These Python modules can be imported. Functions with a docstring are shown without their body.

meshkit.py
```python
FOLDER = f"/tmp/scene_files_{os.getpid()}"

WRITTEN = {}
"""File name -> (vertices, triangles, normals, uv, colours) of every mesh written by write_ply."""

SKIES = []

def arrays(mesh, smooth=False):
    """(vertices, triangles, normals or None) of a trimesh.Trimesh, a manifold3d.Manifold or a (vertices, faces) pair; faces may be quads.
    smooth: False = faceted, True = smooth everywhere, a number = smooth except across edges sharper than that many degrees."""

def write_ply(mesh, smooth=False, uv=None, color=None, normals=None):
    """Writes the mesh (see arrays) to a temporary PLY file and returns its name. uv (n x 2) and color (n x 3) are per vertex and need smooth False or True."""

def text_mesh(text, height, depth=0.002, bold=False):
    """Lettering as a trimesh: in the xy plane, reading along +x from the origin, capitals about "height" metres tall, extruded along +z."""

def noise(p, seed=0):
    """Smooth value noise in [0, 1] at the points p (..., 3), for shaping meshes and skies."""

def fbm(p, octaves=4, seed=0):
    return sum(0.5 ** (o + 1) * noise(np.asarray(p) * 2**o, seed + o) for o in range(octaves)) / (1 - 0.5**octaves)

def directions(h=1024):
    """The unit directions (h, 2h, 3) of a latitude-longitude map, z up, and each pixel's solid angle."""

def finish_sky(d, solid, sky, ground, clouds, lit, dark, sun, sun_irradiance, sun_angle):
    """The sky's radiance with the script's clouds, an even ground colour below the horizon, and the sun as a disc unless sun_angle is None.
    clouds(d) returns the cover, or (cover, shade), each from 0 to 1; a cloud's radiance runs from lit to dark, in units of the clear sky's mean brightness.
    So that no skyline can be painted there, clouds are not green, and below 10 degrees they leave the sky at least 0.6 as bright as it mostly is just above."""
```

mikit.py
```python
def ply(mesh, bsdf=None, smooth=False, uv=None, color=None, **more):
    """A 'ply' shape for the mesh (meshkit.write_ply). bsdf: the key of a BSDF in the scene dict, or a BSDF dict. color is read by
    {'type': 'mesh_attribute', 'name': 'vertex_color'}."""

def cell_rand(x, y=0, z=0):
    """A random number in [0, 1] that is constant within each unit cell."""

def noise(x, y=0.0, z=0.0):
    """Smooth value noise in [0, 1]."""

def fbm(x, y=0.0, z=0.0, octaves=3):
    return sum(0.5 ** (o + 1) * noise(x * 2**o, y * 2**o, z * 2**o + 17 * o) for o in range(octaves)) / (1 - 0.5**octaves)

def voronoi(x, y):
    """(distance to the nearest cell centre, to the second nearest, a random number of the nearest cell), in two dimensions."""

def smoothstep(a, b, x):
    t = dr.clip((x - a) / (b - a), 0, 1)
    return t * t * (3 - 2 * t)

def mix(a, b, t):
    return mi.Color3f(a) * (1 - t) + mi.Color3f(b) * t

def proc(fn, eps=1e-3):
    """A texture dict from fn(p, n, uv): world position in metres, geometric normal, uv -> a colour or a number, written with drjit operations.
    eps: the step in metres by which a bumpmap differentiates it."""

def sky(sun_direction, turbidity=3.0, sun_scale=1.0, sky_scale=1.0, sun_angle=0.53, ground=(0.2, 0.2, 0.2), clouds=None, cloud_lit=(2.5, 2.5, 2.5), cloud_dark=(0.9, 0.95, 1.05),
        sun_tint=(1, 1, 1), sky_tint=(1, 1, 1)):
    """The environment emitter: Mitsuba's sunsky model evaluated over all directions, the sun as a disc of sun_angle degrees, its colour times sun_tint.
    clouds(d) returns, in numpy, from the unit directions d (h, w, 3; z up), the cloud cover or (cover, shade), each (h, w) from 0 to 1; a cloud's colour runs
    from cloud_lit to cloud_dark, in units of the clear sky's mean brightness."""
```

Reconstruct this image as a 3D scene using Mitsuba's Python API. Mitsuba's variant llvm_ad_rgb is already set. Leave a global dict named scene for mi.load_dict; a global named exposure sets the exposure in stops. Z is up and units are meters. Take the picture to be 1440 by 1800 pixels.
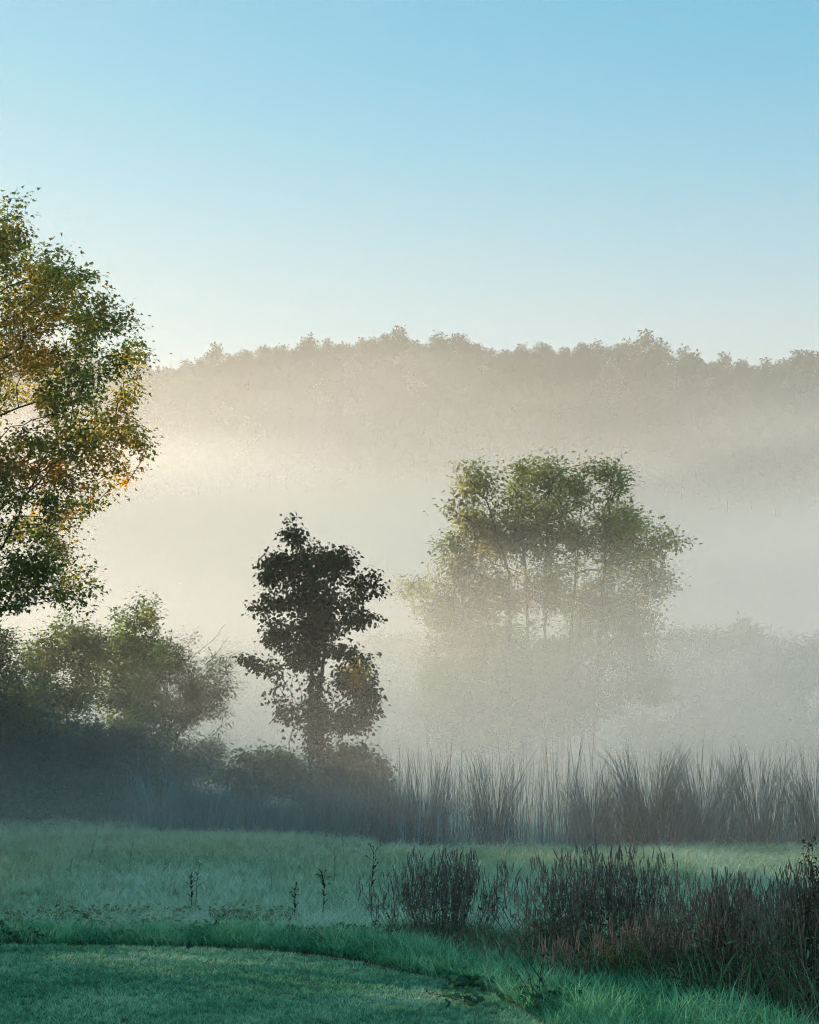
import math, numpy as np, mitsuba as mi, mikit, meshkit
import drjit as dr
from mikit import proc, fbm, noise, smoothstep, mix

T = mi.ScalarTransform4f
scene, labels = {}, {}
# ------------------------------------------------------------------ camera, sky, exposure
F, EYE = 3000.0, 3.0                       # focal length in photo pixels (1440 wide), eye height in metres
PITCH = math.atan(390.0 / F)
scene['camera'] = {'type': 'perspective', 'fov': math.degrees(2 * math.atan(720 / F)), 'fov_axis': 'x', 'near_clip': 0.1, 'far_clip': 3000.0,
                   'to_world': T().look_at(origin=[0, 0, EYE], target=[0, math.cos(PITCH), EYE + math.sin(PITCH)], up=[0, 0, 1]),
                   'medium': {'type': 'ref', 'id': 'fog_air'}}
SUN_AZ, SUN_EL = math.radians(-57), math.radians(13.5)   # azimuth from the view direction, to the left
SUN = [math.sin(SUN_AZ) * math.cos(SUN_EL), math.cos(SUN_AZ) * math.cos(SUN_EL), math.sin(SUN_EL)]
def sky_haze(d):
    """Thin even morning haze, thicker towards the horizon all round."""
    t = np.clip((d[..., 2] - .14) / (.40 - .14), 0, 1); t = t * t * (3 - 2 * t)
    g = np.clip(d @ (np.array(SUN) / np.linalg.norm(SUN)), 0, 1) ** 4
    n = .9 + .2 * meshkit.fbm(d * [5, 5, 22], 3, 2)
    return (.46 + .40 * (1 - t) + .25 * g) * n, (1 - t) * .85 + .9 * g * t
scene['sky_light'] = mikit.sky(SUN, turbidity=3.0, sun_scale=0.68, sky_scale=0.74, ground=(0.08, 0.1, 0.08), sun_tint=(0.875, 0.965, 1.32), sky_tint=(0.14, 0.8, 1.02), clouds=sky_haze, cloud_lit=(0.76, 1.46, 1.6), cloud_dark=(2.0, 1.86, 1.66))
exposure = 3.75

# ------------------------------------------------------------------ helpers
def P(px, py, Y):
    """World point at depth Y (world y) seen at photo pixel (px, py)."""
    u, v = (px - 720) / F, (900 - py) / F
    c, s = math.cos(PITCH), math.sin(PITCH)
    d = np.array([u, c - v * s, s + v * c])
    return d * (Y / d[1]) + [0, 0, EYE]

def px_x(px, Y): return (px - 720) / F * Y / math.cos(PITCH)
def RNG(s): return np.random.default_rng(s)

RX = np.array([-400, -180, -120, -76, -52, -36, -32, -14, -5, 6, 13, 24, 29, 38, 48, 66, 74, 86, 98, 116, 180, 400.])
RZ = np.array([70, 92, 96, 96.0, 98.5, 99.5, 101, 103, 105, 103.5, 104, 100.5, 102.5, 101.5, 101.8, 100, 97, 97.5, 96, 96, 90, 60.]) + np.where(RX < -40, 5., 5.)
def sstep(a, b, x):
    t = np.clip((x - a) / (b - a), 0, 1); return t * t * (3 - 2 * t)
def ground_z(x, y):
    x, y = np.asarray(x, float), np.asarray(y, float)
    z = -0.25 * sstep(24, 32, y) + 0.12 * (meshkit.noise(np.stack([x / 5, y / 5, x * 0], -1), 3) - .5) * sstep(22, 30, y)
    z = z + 0.05 * (meshkit.noise(np.stack([x / 2.2, y / 2.2, x * 0], -1), 5) - .5)
    hill = np.interp(x, RX, RZ)
    prof = sstep(285, 500, y) ** 0.9
    n = (meshkit.fbm(np.stack([x / 45, y / 45, x * 0], -1), 3, 9) - .5) * 10 * sstep(300, 360, y) * (1 - sstep(440, 480, y))
    return z + hill * prof + n - 25 * sstep(520, 700, y)
def gz(x, y): return float(ground_z(np.array([x]), np.array([y]))[0])

def tag(key, label=None, cat=None, group=None, kind=None):
    d = {}
    if label: d['label'] = label
    if cat: d['category'] = cat
    if group: d['group'] = group
    if kind: d['kind'] = kind
    labels[key] = d
    return key
_n = {}
def numbered(name):
    k = _n.get(name, -1) + 1; _n[name] = k
    return name if k == 0 else f'{name}_{k:03d}'
def fply(mesh, bsdf, smooth=False, color=None):
    """mikit.ply; a colour array of six columns carries the leaves' shading normals too."""
    if color is None or color.shape[1] == 3: return mikit.ply(mesh, bsdf, smooth=smooth, color=color)
    path = meshkit.write_ply(mesh, False, None, color[:, :3], normals=color[:, 3:])
    return {'type': 'ply', 'filename': path, 'face_normals': False, 'bsdf': {'type': 'ref', 'id': bsdf}}
def unit(a): return a / (np.linalg.norm(a, axis=-1, keepdims=True) + 1e-9)
def part(parent, name, mesh, bsdf, color=None, smooth=False, kind=None, label=None):
    key = numbered(f'{parent}__{name}')
    scene[key] = fply(mesh, bsdf, smooth, color)
    if kind or label: tag(key, label=label, kind=kind)
    return key

def tube(pts, rad, sides=5):
    p = np.asarray(pts, float); r = np.broadcast_to(rad, (len(p),))
    t = np.gradient(p, axis=0); t /= np.linalg.norm(t, axis=1, keepdims=True) + 1e-12
    ref = np.array([0.31, 0.95, 0.05]) if abs(t[0, 1]) < .8 else np.array([1., 0, 0.1])
    a = np.cross(t, ref); a /= np.linalg.norm(a, axis=1, keepdims=True) + 1e-12
    b = np.cross(t, a); an = np.arange(sides) * 2 * np.pi / sides
    v = (p[:, None] + r[:, None, None] * (np.cos(an)[None, :, None] * a[:, None] + np.sin(an)[None, :, None] * b[:, None])).reshape(-1, 3)
    i, j = np.meshgrid(np.arange(len(p) - 1), np.arange(sides), indexing='ij')
    q = np.stack([i * sides + j, i * sides + (j + 1) % sides, (i + 1) * sides + (j + 1) % sides, (i + 1) * sides + j], -1).reshape(-1, 4)
    return v, np.vstack([q[:, [0, 1, 2]], q[:, [0, 2, 3]]])
def join(ms):
    vs, fs, at = [], [], 0
    for v, f in ms:
        vs.append(v); fs.append(np.asarray(f) + at); at += len(v)
    return np.vstack(vs), np.vstack(fs)

# leaf outlines: (along, across, lift) and triangles
LEAF = {
 'diamond': (np.array([[0, 0, 0], [.45, .32, .06], [1, 0, -.04], [.45, -.32, .06]]), np.array([[0, 1, 2], [0, 2, 3]])),
 'narrow': (np.array([[0, 0, 0], [.4, .14, .03], [1, 0, -.06], [.4, -.14, .03]]), np.array([[0, 1, 2], [0, 2, 3]])),
 'maple': (np.array([[0, 0, 0], [.22, .5, .02], [.42, .24, .03], [1, 0, -.1], [.42, -.24, .03], [.22, -.5, .02]]), np.array([[0, 1, 2], [0, 2, 3], [0, 3, 4], [0, 4, 5]])),
 'heart': (np.array([[.1, 0, 0], [-.06, .26, .02], [.3, .48, .07], [1, 0, -.12], [.3, -.48, .07], [-.06, -.26, .02]]), np.array([[0, 1, 2], [0, 2, 3], [0, 3, 4], [0, 4, 5]])),
}
def leaves(pos, along, nrm, size, kind, col, soft=None):
    """Leaves as one mesh (v, f, colours)."""
    tv, tf = LEAF[kind]; n = len(pos)
    a = along / (np.linalg.norm(along, axis=1, keepdims=True) + 1e-9)
    w = np.cross(nrm, a); w /= np.linalg.norm(w, axis=1, keepdims=True) + 1e-9
    m = np.cross(a, w)
    s = np.broadcast_to(size, (n,))[:, None, None]
    v = pos[:, None] + s * (tv[None, :, 0:1] * a[:, None] + tv[None, :, 1:2] * w[:, None] + tv[None, :, 2:3] * m[:, None])
    f = (tf[None] + (np.arange(n) * len(tv))[:, None, None]).reshape(-1, 3)
    nn = m * np.sign(m[:, 2:3] + 1e-6)
    nn = unit(nn * .6 + [0, 0, .4]) if soft is None else unit(soft + .16 * nn)
    return v.reshape(-1, 3), f, np.repeat(np.hstack([np.clip(col, .002, .95), nn]), len(tv), 0)
def blades(pos, height, width, lean, bend, col, rng, seg=2, tipcol=1.0, az=None, up=1.0):
    """Grass blades as ribbons: pos (n,3), lean and bend as sideways shift at the tip in parts of the height."""
    n = len(pos); az = rng.uniform(0, 2 * np.pi, n) if az is None else az
    d = np.stack([np.cos(az), np.sin(az), az * 0], 1); fa = rng.uniform(0, 2 * np.pi, n)
    w = np.stack([np.cos(fa), np.sin(fa), fa * 0], 1)
    rows, cols = [], []
    for k in range(seg + 1):
        t = k / seg
        c = pos + d * (height * (lean * t + bend * t ** 2.2))[:, None] + np.array([0, 0, 1.]) * (height * (t - .55 * np.minimum(bend, 1.2) ** 2 * t ** 3))[:, None]
        wd = (width * (1 - .55 * t) * .5)[:, None]
        cc = col * (1 + (tipcol - 1) * t)
        if k < seg: rows += [c - w * wd, c + w * wd]; cols += [cc, cc]
        else: rows += [c]; cols += [cc]
    m = len(rows); v = np.stack(rows, 1).reshape(-1, 3); cl = np.stack(cols, 1).reshape(-1, 3)
    tf = []
    for k in range(seg - 1): tf += [[2 * k, 2 * k + 1, 2 * k + 3], [2 * k, 2 * k + 3, 2 * k + 2]]
    tf += [[2 * seg - 2, 2 * seg - 1, 2 * seg]]
    f = (np.array(tf)[None] + (np.arange(n) * m)[:, None, None]).reshape(-1, 3)
    nn = unit(np.array([0, 0, 1.]) * up + d * (-.25) + rng.normal(0, .22, (n, 3)))
    return v, f, np.hstack([np.clip(cl, .002, .95), np.repeat(nn, m, 0)])
def cat3(ms):
    v, f = join([(m[0], m[1]) for m in ms]); return v, f, np.vstack([m[2] for m in ms])

# ------------------------------------------------------------------ materials
VC = {'type': 'mesh_attribute', 'name': 'vertex_color'}
scene['leaf_thin'] = {'type': 'principledthin', 'base_color': VC, 'roughness': 0.6, 'diff_trans': 1.6, 'eta': 1.2}
scene['leaf_dense'] = {'type': 'principledthin', 'base_color': VC, 'roughness': 0.7, 'diff_trans': 0.5, 'eta': 1.12}
scene['grass_thin'] = {'type': 'principledthin', 'base_color': VC, 'roughness': 0.3, 'diff_trans': 0.3, 'eta': 1.45}
scene['stalk_matte'] = {'type': 'twosided', 'bsdf': {'type': 'principled', 'base_color': VC, 'roughness': 0.8}}
def bark_fn(p, n, uv):
    g = fbm(p.x * 14, p.y * 14, p.z * 2.5, 4)
    return mix((.035, .03, .026), (.12, .105, .09), smoothstep(.3, .75, g))
scene['twig_bark'] = {'type': 'principled', 'base_color': {'type': 'rgb', 'value': [.034, .04, .036]}, 'roughness': 0.9}
scene['bark'] = {'type': 'principled', 'base_color': proc(bark_fn), 'roughness': 0.9}
def soil_fn(p, n, uv):
    g = dr.lerp(fbm(p.x * .6, p.y * .6, 0, 4), fbm(p.x * .03, p.y * .03, 0, 2), smoothstep(60, 120, p.y)); h = fbm(p.x * 11, p.y * 11, 3, 3)
    c = mix((.05, .11, .075), (.09, .16, .10), g)
    return mix(c * dr.lerp(.55 + .9 * h, mi.Float(1), smoothstep(60, 90, p.y)), (.03, .066, .035), smoothstep(250, 300, p.y))
scene['turf_soil'] = {'type': 'principled', 'base_color': proc(soil_fn), 'roughness': 0.95}
def lawn_fn(p, n, uv):
    h = fbm(p.x * 25, p.y * 25, 3, 3)
    return mix((.035, .11, .065), (.09, .2, .12), h)
scene['lawn_soil'] = {'type': 'principled', 'base_color': proc(lawn_fn), 'roughness': 0.95}

# ------------------------------------------------------------------ terrain
LAWN_X = np.array([-30, -7, -4.2, -2.2, -.9, -.15, .45, .95, 1.25, 1.44, 1.55, 1.6])
LAWN_Y = np.array([27.2, 25.2, 24.8, 24.3, 23.4, 22.5, 21.6, 20.5, 19.3, 18.0, 16.5, 5])
def lawn_edge(x): return np.interp(x, LAWN_X, LAWN_Y)
def axis(*segs): return np.unique(np.concatenate([np.arange(a, b + 1e-6, s) for a, b, s in segs]))
gx = axis((-240, -60, 10), (-60, -24, 3), (-24, 24, .6), (24, 60, 3), (60, 240, 10))
gy = axis((-40, 10, 5), (10, 70, .6), (70, 140, 3), (140, 640, 5))
X, Y = np.meshgrid(gx, gy)
Z = ground_z(X, Y) - 0.02
nx, ny = len(gx), len(gy)
i, j = np.meshgrid(np.arange(ny - 1), np.arange(nx - 1), indexing='ij')
q = np.stack([i * nx + j, i * nx + j + 1, (i + 1) * nx + j + 1, (i + 1) * nx + j], -1).reshape(-1, 4)
scene['ground'] = mikit.ply((np.stack([X, Y, Z], -1).reshape(-1, 3), q), 'turf_soil', smooth=True)
tag('ground', 'valley floor and hillside under the meadow, reeds and woods', 'ground', kind='structure')
# lawn sheet, 4 mm and more above the ground
lx = np.concatenate([np.linspace(-14, 1.6, 90)]); rows = []
for t in np.linspace(0, 1, 60):
    yy = 8 + (lawn_edge(lx) - 8) * t
    rows.append(np.stack([lx, yy, ground_z(lx, yy) + .012], -1))
V = np.array(rows); nr, nc = V.shape[:2]
i, j = np.meshgrid(np.arange(nr - 1), np.arange(nc - 1), indexing='ij')
q = np.stack([i * nc + j, i * nc + j + 1, (i + 1) * nc + j + 1, (i + 1) * nc + j], -1).reshape(-1, 4)
scene['lawn'] = mikit.ply((V.reshape(-1, 3), q), 'lawn_soil', smooth=True)
tag('lawn', 'mown lawn with a curved edge in the foreground', 'lawn', kind='structure')

# dark strip painting the shade under the overhanging edge of the uncut grass
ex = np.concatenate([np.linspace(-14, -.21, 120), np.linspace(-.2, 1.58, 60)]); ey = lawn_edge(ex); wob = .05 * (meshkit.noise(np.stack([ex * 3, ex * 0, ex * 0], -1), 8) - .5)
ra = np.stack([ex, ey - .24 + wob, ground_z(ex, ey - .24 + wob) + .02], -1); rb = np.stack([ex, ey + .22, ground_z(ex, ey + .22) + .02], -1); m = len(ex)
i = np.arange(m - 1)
scene['edge_shade'] = mikit.ply((np.vstack([ra, rb]), np.stack([i, i + 1, i + 1 + m, i + m], 1)), {'type': 'principled', 'base_color': {'type': 'rgb', 'value': [.028, .026, .02]}, 'roughness': 1.0}, smooth=True)
tag('edge_shade', 'dark strip painted as shade between mown lawn and uncut grass', 'soil', kind='structure')
def pnoise(x, y, s, seed): return meshkit.fbm(np.stack([x / s, y / s, x * 0], -1), 3, seed)
def on_ground(x, y): return np.stack([x, y, ground_z(x, y)], -1)

def tufts(x, y, per, spread, r):
    """Draws the points together into tufts; returns the points and a random number of each one's tuft."""
    n = len(x); k = r.integers(0, max(1, n // per), n); c = r.integers(0, n, max(1, n // per))
    return x[c][k] + r.normal(0, spread, n), y[c][k] + r.normal(0, spread, n), r.random(len(c))[k], r.uniform(0, 6.28, len(c))[k]

# lawn grass
def make_lawn_grass():
    r = RNG(11); n = 620000
    y = 13.5 + 13.5 * r.random(n) ** 1.1; x = (r.random(n) - .5) * 2 * (y * .27 + 1.0) - .4
    x, y, tr, ta = tufts(x, y, 12, .02, r)
    k = (y < lawn_edge(x) - .14 - .12 * tr) & (x > -10) & (x < 1.62); tr = tr[k]; x, y = x[k], y[k]; n = len(x)
    pt = pnoise(x, y, 1.1, 21); fine = pnoise(x, y, .22, 22); st = meshkit.noise(np.stack([(y + .12 * x + .03 * x * x) / .75, x / 9, x * 0], -1), 25)
    h = (.025 + .03 * r.random(n)) * (.6 + .6 * fine + .5 * tr)
    base = np.array([.17, .43, .22]); pale = np.array([.45, .64, .44]); dark = np.array([.05, .19, .12])
    w = np.clip((pt - .5) * 2.2 + (st - .5) * .9 + (tr - .5) * 1.5 + r.normal(0, .22, n), -1, 1)[:, None]
    col = base + np.where(w > 0, (pale - base) * w, (base - dark) * w)
    dry = r.random(n) < .05; col[dry] = np.array([.17, .16, .085])
    return blades(on_ground(x, y) + [0, 0, .012], h, .007 + .005 * r.random(n), r.uniform(.1, .9, n), r.uniform(0, .5, n), col, r, seg=1)
v, f, c = make_lawn_grass()
scene['lawn_grass'] = fply((v, f), 'grass_thin', color=c); tag('lawn_grass', 'short dewy mown grass blades covering the lawn', 'grass', kind='stuff')

# lush uncut strip along the lawn edge
def strip_line(x): return lawn_edge(x)
def make_strip():
    r = RNG(12); ms = []
    n = 95000; s = r.random(n)
    # parametrise along the edge polyline
    ex = np.concatenate([np.linspace(-9.5, -.21, 200), np.linspace(-.2, 1.6, 120)]); ey = lawn_edge(ex)
    ex = np.concatenate([ex, [1.62, 1.65]]); ey = np.concatenate([ey, [15.5, 14.]])
    L = np.concatenate([[0], np.cumsum(np.hypot(np.diff(ex), np.diff(ey)))])
    u = s * L[-1]; x0, y0 = np.interp(u, L, ex), np.interp(u, L, ey)
    tx, ty = np.gradient(ex, L), np.gradient(ey, L); tx, ty = np.interp(u, L, tx), np.interp(u, L, ty)
    wd = np.interp(x0, [-9, -3, -1, 0, 1, 1.6], [1.5, 1.2, .9, .9, 1.6, 2.6])
    o = r.random(n) ** 1.2 * wd
    x, y = x0 - ty * o, y0 + tx * o
    pt = pnoise(x, y, .5, 31)
    h = (.14 + .2 * r.random(n)) * (.6 + .8 * pt) * (.7 + .5 * np.minimum(o / .5, 1))
    base = np.array([.12, .40, .2]); pale = np.array([.32, .6, .34]); dark = np.array([.04, .17, .1])
    w = np.clip((pt - .5) * 2.5 + r.normal(0, .35, n), -1, 1)[:, None]
    col = base + np.where(w > 0, (pale - base) * w, (base - dark) * w)
    ms.append(blades(on_ground(x, y), h, .009 + .006 * r.random(n), r.uniform(0, .5, n), r.uniform(.1, 1.1, n), col, r, seg=3))
    return cat3(ms)
v, f, c = make_strip()
scene['edge_grass'] = fply((v, f), 'grass_thin', color=c); tag('edge_grass', 'lush uncut grass strip along the curved lawn edge', 'grass', kind='stuff')

# meadow
def make_meadow():
    r = RNG(13); ms = []
    for n, y0, y1, hw in ((230000, 22, 36, .30), (190000, 36, 56, .29), (80000, 54, 92, .28)):
        y = y0 + (y1 - y0) * r.random(n); x = (r.random(n) - .5) * 2 * (y * hw)
        x, y, tr, ta = tufts(x, y, 14, .05 + .0014 * y0, r)
        k = (y > lawn_edge(x) + .5) & ~((y > 49) & (x > -1)); x, y, tr, ta = x[k], y[k], tr[k], ta[k]; m = len(x)
        pt = pnoise(x, y * .6, 2.4, 41); pf = pnoise(x, y, .45, 42); yel = pnoise(x, y * .5, 5, 44)
        tall = sstep(26, 34, y)
        h = (.13 + .15 * r.random(m)) * (.35 + 1.0 * pf + .55 * tr) * (1 + .5 * tall * (pt - .3))
        base = np.array([.46, .64, .38]); pale = np.array([.58, .7, .54]); dark = np.array([.09, .25, .19])
        w = np.clip((pt - .5) * 2.0 + (tr - .5) * 1.7 + r.normal(0, .25, m), -1, 1)[:, None]
        col = base + np.where(w > 0, (pale - base) * w, (base - dark) * w)
        yw = (np.clip((yel - .48) * 4, 0, 1) * .55)[:, None]
        col = col * (1 - yw) + np.array([.5, .58, .3]) * yw
        dry = r.random(m) < .07; col[dry] = np.array([.36, .34, .22]) * r.uniform(.6, 1.1, (dry.sum(), 1))
        ms.append(blades(on_ground(x, y), h, (.007 + .006 * r.random(m)) * (1 + .5 * tall), r.uniform(0, .6, m), r.uniform(.2, 1.2, m), col, r, seg=2, az=ta + r.normal(0, .9, m)))
    return cat3(ms)
v, f, c = make_meadow()
scene['meadow_grass'] = fply((v, f), 'grass_thin', color=c); tag('meadow_grass', 'misty meadow of tangled mid-height grass between lawn and reeds', 'grass', kind='stuff')

# low broad-leaved weeds along the strip and in a yellowing band
def make_cover():
    r = RNG(14); ms = []
    def patch(n, px0, px1, d0, d1, zmax, size, cols):
        y = r.uniform(d0, d1, n); x = px_x(r.uniform(px0, px1, n), y)
        k = pnoise(x, y, .5, 51) > .45; x, y = x[k], y[k]; m = len(x)
        p = on_ground(x, y); p[:, 2] += r.uniform(.03, zmax, m)
        al = r.normal(0, 1, (m, 3)) * [1, 1, .4]; nn = r.normal(0, .45, (m, 3)) + [0, 0, 1]
        cc = np.array(cols)[r.integers(0, len(cols), m)] * r.uniform(.7, 1.2, (m, 1))
        ms.append(leaves(p, al, nn, r.uniform(.6, 1.2, m) * size, 'heart', cc))
    patch(3600, -60, 520, 26.2, 30.5, .26, .075, [(.2, .24, .1), (.16, .24, .1), (.26, .24, .12), (.09, .2, .09)])
    patch(1600, 0, 760, 25.0, 26.0, .2, .12, [(.02, .075, .045), (.03, .09, .05), (.04, .12, .06)])
    patch(900, 780, 1040, 19.0, 21.5, .18, .1, [(.03, .1, .06), (.05, .15, .09)])
    return cat3(ms)
v, f, c = make_cover()
scene['broadleaf_weeds'] = fply((v, f), 'leaf_dense', color=c); tag('broadleaf_weeds', 'low broad-leaved weeds, yellowing in a band behind the lawn edge', 'ground cover', kind='stuff')

# ------------------------------------------------------------------ trees
def skeleton(trunks, attract, rng, step=.5, sag=.0, alpha=.35):
    """Greedy growth: nodes, parents; trunks are polylines, attractors are reached from the cheapest node."""
    N, par, dist = [], [], []
    for tr in trunks:
        tr = np.asarray(tr, float); seg = [tr[0]]
        for a, b in zip(tr[:-1], tr[1:]):
            m = max(1, int(np.linalg.norm(b - a) / step))
            seg += [a + (b - a) * (q + 1) / m for q in range(m)]
        prev = -1; dd = 0
        for q, p in enumerate(seg):
            p = p + (rng.normal(0, .04 * step, 3) if q else 0)
            if prev >= 0: dd += np.linalg.norm(p - N[prev])
            N.append(p); par.append(prev); dist.append(dd * .6); prev = len(N) - 1
    ntr = len(N); root = np.array([t[0] for t in trunks])
    dr_ = np.min(np.linalg.norm(attract[:, None] - root[None], axis=2), 1)
    buf = np.zeros((len(attract) * 14 + ntr, 3)); buf[:ntr] = N; dbuf = np.zeros(len(buf)); dbuf[:ntr] = dist; n = ntr
    par = list(par)
    for p in attract[np.argsort(dr_)]:
        d = p - buf[:n]; L = np.linalg.norm(d, axis=1)
        cost = L + alpha * dbuf[:n] + .9 * np.maximum(0, -d[:, 2])        # branches rise
        jn = int(np.argmin(cost)); Lj = L[jn]
        m = min(12, max(1, int(Lj / step))); a = buf[jn].copy(); prev = jn
        bow = rng.normal(0, .10 * Lj, 3); bow[2] = abs(bow[2]) * .6 - sag * Lj
        for q in range(m):
            t = (q + 1) / m
            pt = a + (p - a) * t + bow * math.sin(math.pi * t)
            buf[n] = pt; dbuf[n] = dbuf[prev] + Lj / m; par.append(prev); prev = n; n += 1
            if n >= len(buf): break
        if n >= len(buf) - 1: break
    return buf[:n].copy(), np.array(par), ntr
def radii(N, par, tip, expo=2.3, cap=None):
    r = np.zeros(len(N)); acc = np.zeros(len(N))
    for k in range(len(N) - 1, -1, -1):
        if acc[k] == 0: acc[k] = tip ** expo
        r[k] = acc[k] ** (1 / expo)
        if par[k] >= 0: acc[par[k]] += acc[k]
    return r if cap is None else np.minimum(r, cap)
def chains(N, par, r):
    kids = [[] for _ in N]
    for k, p in enumerate(par):
        if p >= 0: kids[p].append(k)
    out, starts = [], [(k, -1) for k, p in enumerate(par) if p < 0]
    while starts:
        k, p = starts.pop(); ch = [p, k] if p >= 0 else [k]
        while kids[ch[-1]]:
            ks = sorted(kids[ch[-1]], key=lambda q: -r[q])
            starts += [(q, ch[-1]) for q in ks[1:]]
            ch.append(ks[0])
        out.append(ch)
    return out
def build_wood(key, N, par, r, ntr, limb_r, bsdf='bark', rmin=.004):
    trunks, limbs, twigs = [], [], []
    owner = {}
    for ch in chains(N, par, r):
        if len(ch) < 2: continue
        rr = r[ch].copy()
        if par[ch[0]] >= 0 or ch[0] >= ntr or len(ch) > 1 and ch[1] >= ntr: rr[0] = min(rr[0], rr[1] * 1.25)
        sides = 7 if rr.max() > .08 else 5 if rr.max() > .03 else 3
        m = tube(N[ch], np.maximum(rr, rmin), sides)
        if ch[0] < ntr and par[ch[0]] < 0: trunks.append(m)
        elif rr.max() > limb_r: limbs.append(m)
        else: twigs.append(m)
    for m in trunks: part(key, 'trunk', m, bsdf, smooth=50)
    for m in limbs: part(key, 'limb', m, bsdf, smooth=50)
    if twigs: part(key, 'twigs', join(twigs), 'twig_bark', kind='stuff')
def in_clumps(clumps, n, rng):
    """Points in a union of ellipsoids (centre, radii), denser towards their skins."""
    vol = np.array([np.prod(c[1]) for c in clumps]) ** .8; k = rng.choice(len(clumps), n, p=vol / vol.sum())
    d = rng.normal(0, 1, (n, 3)); d /= np.linalg.norm(d, axis=1, keepdims=True)
    rad = rng.random(n) ** (1 / 2.4)
    C = np.array([c[0] for c in clumps]); R = np.array([c[1] for c in clumps])
    return C[k] + d * rad[:, None] * R[k]
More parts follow.
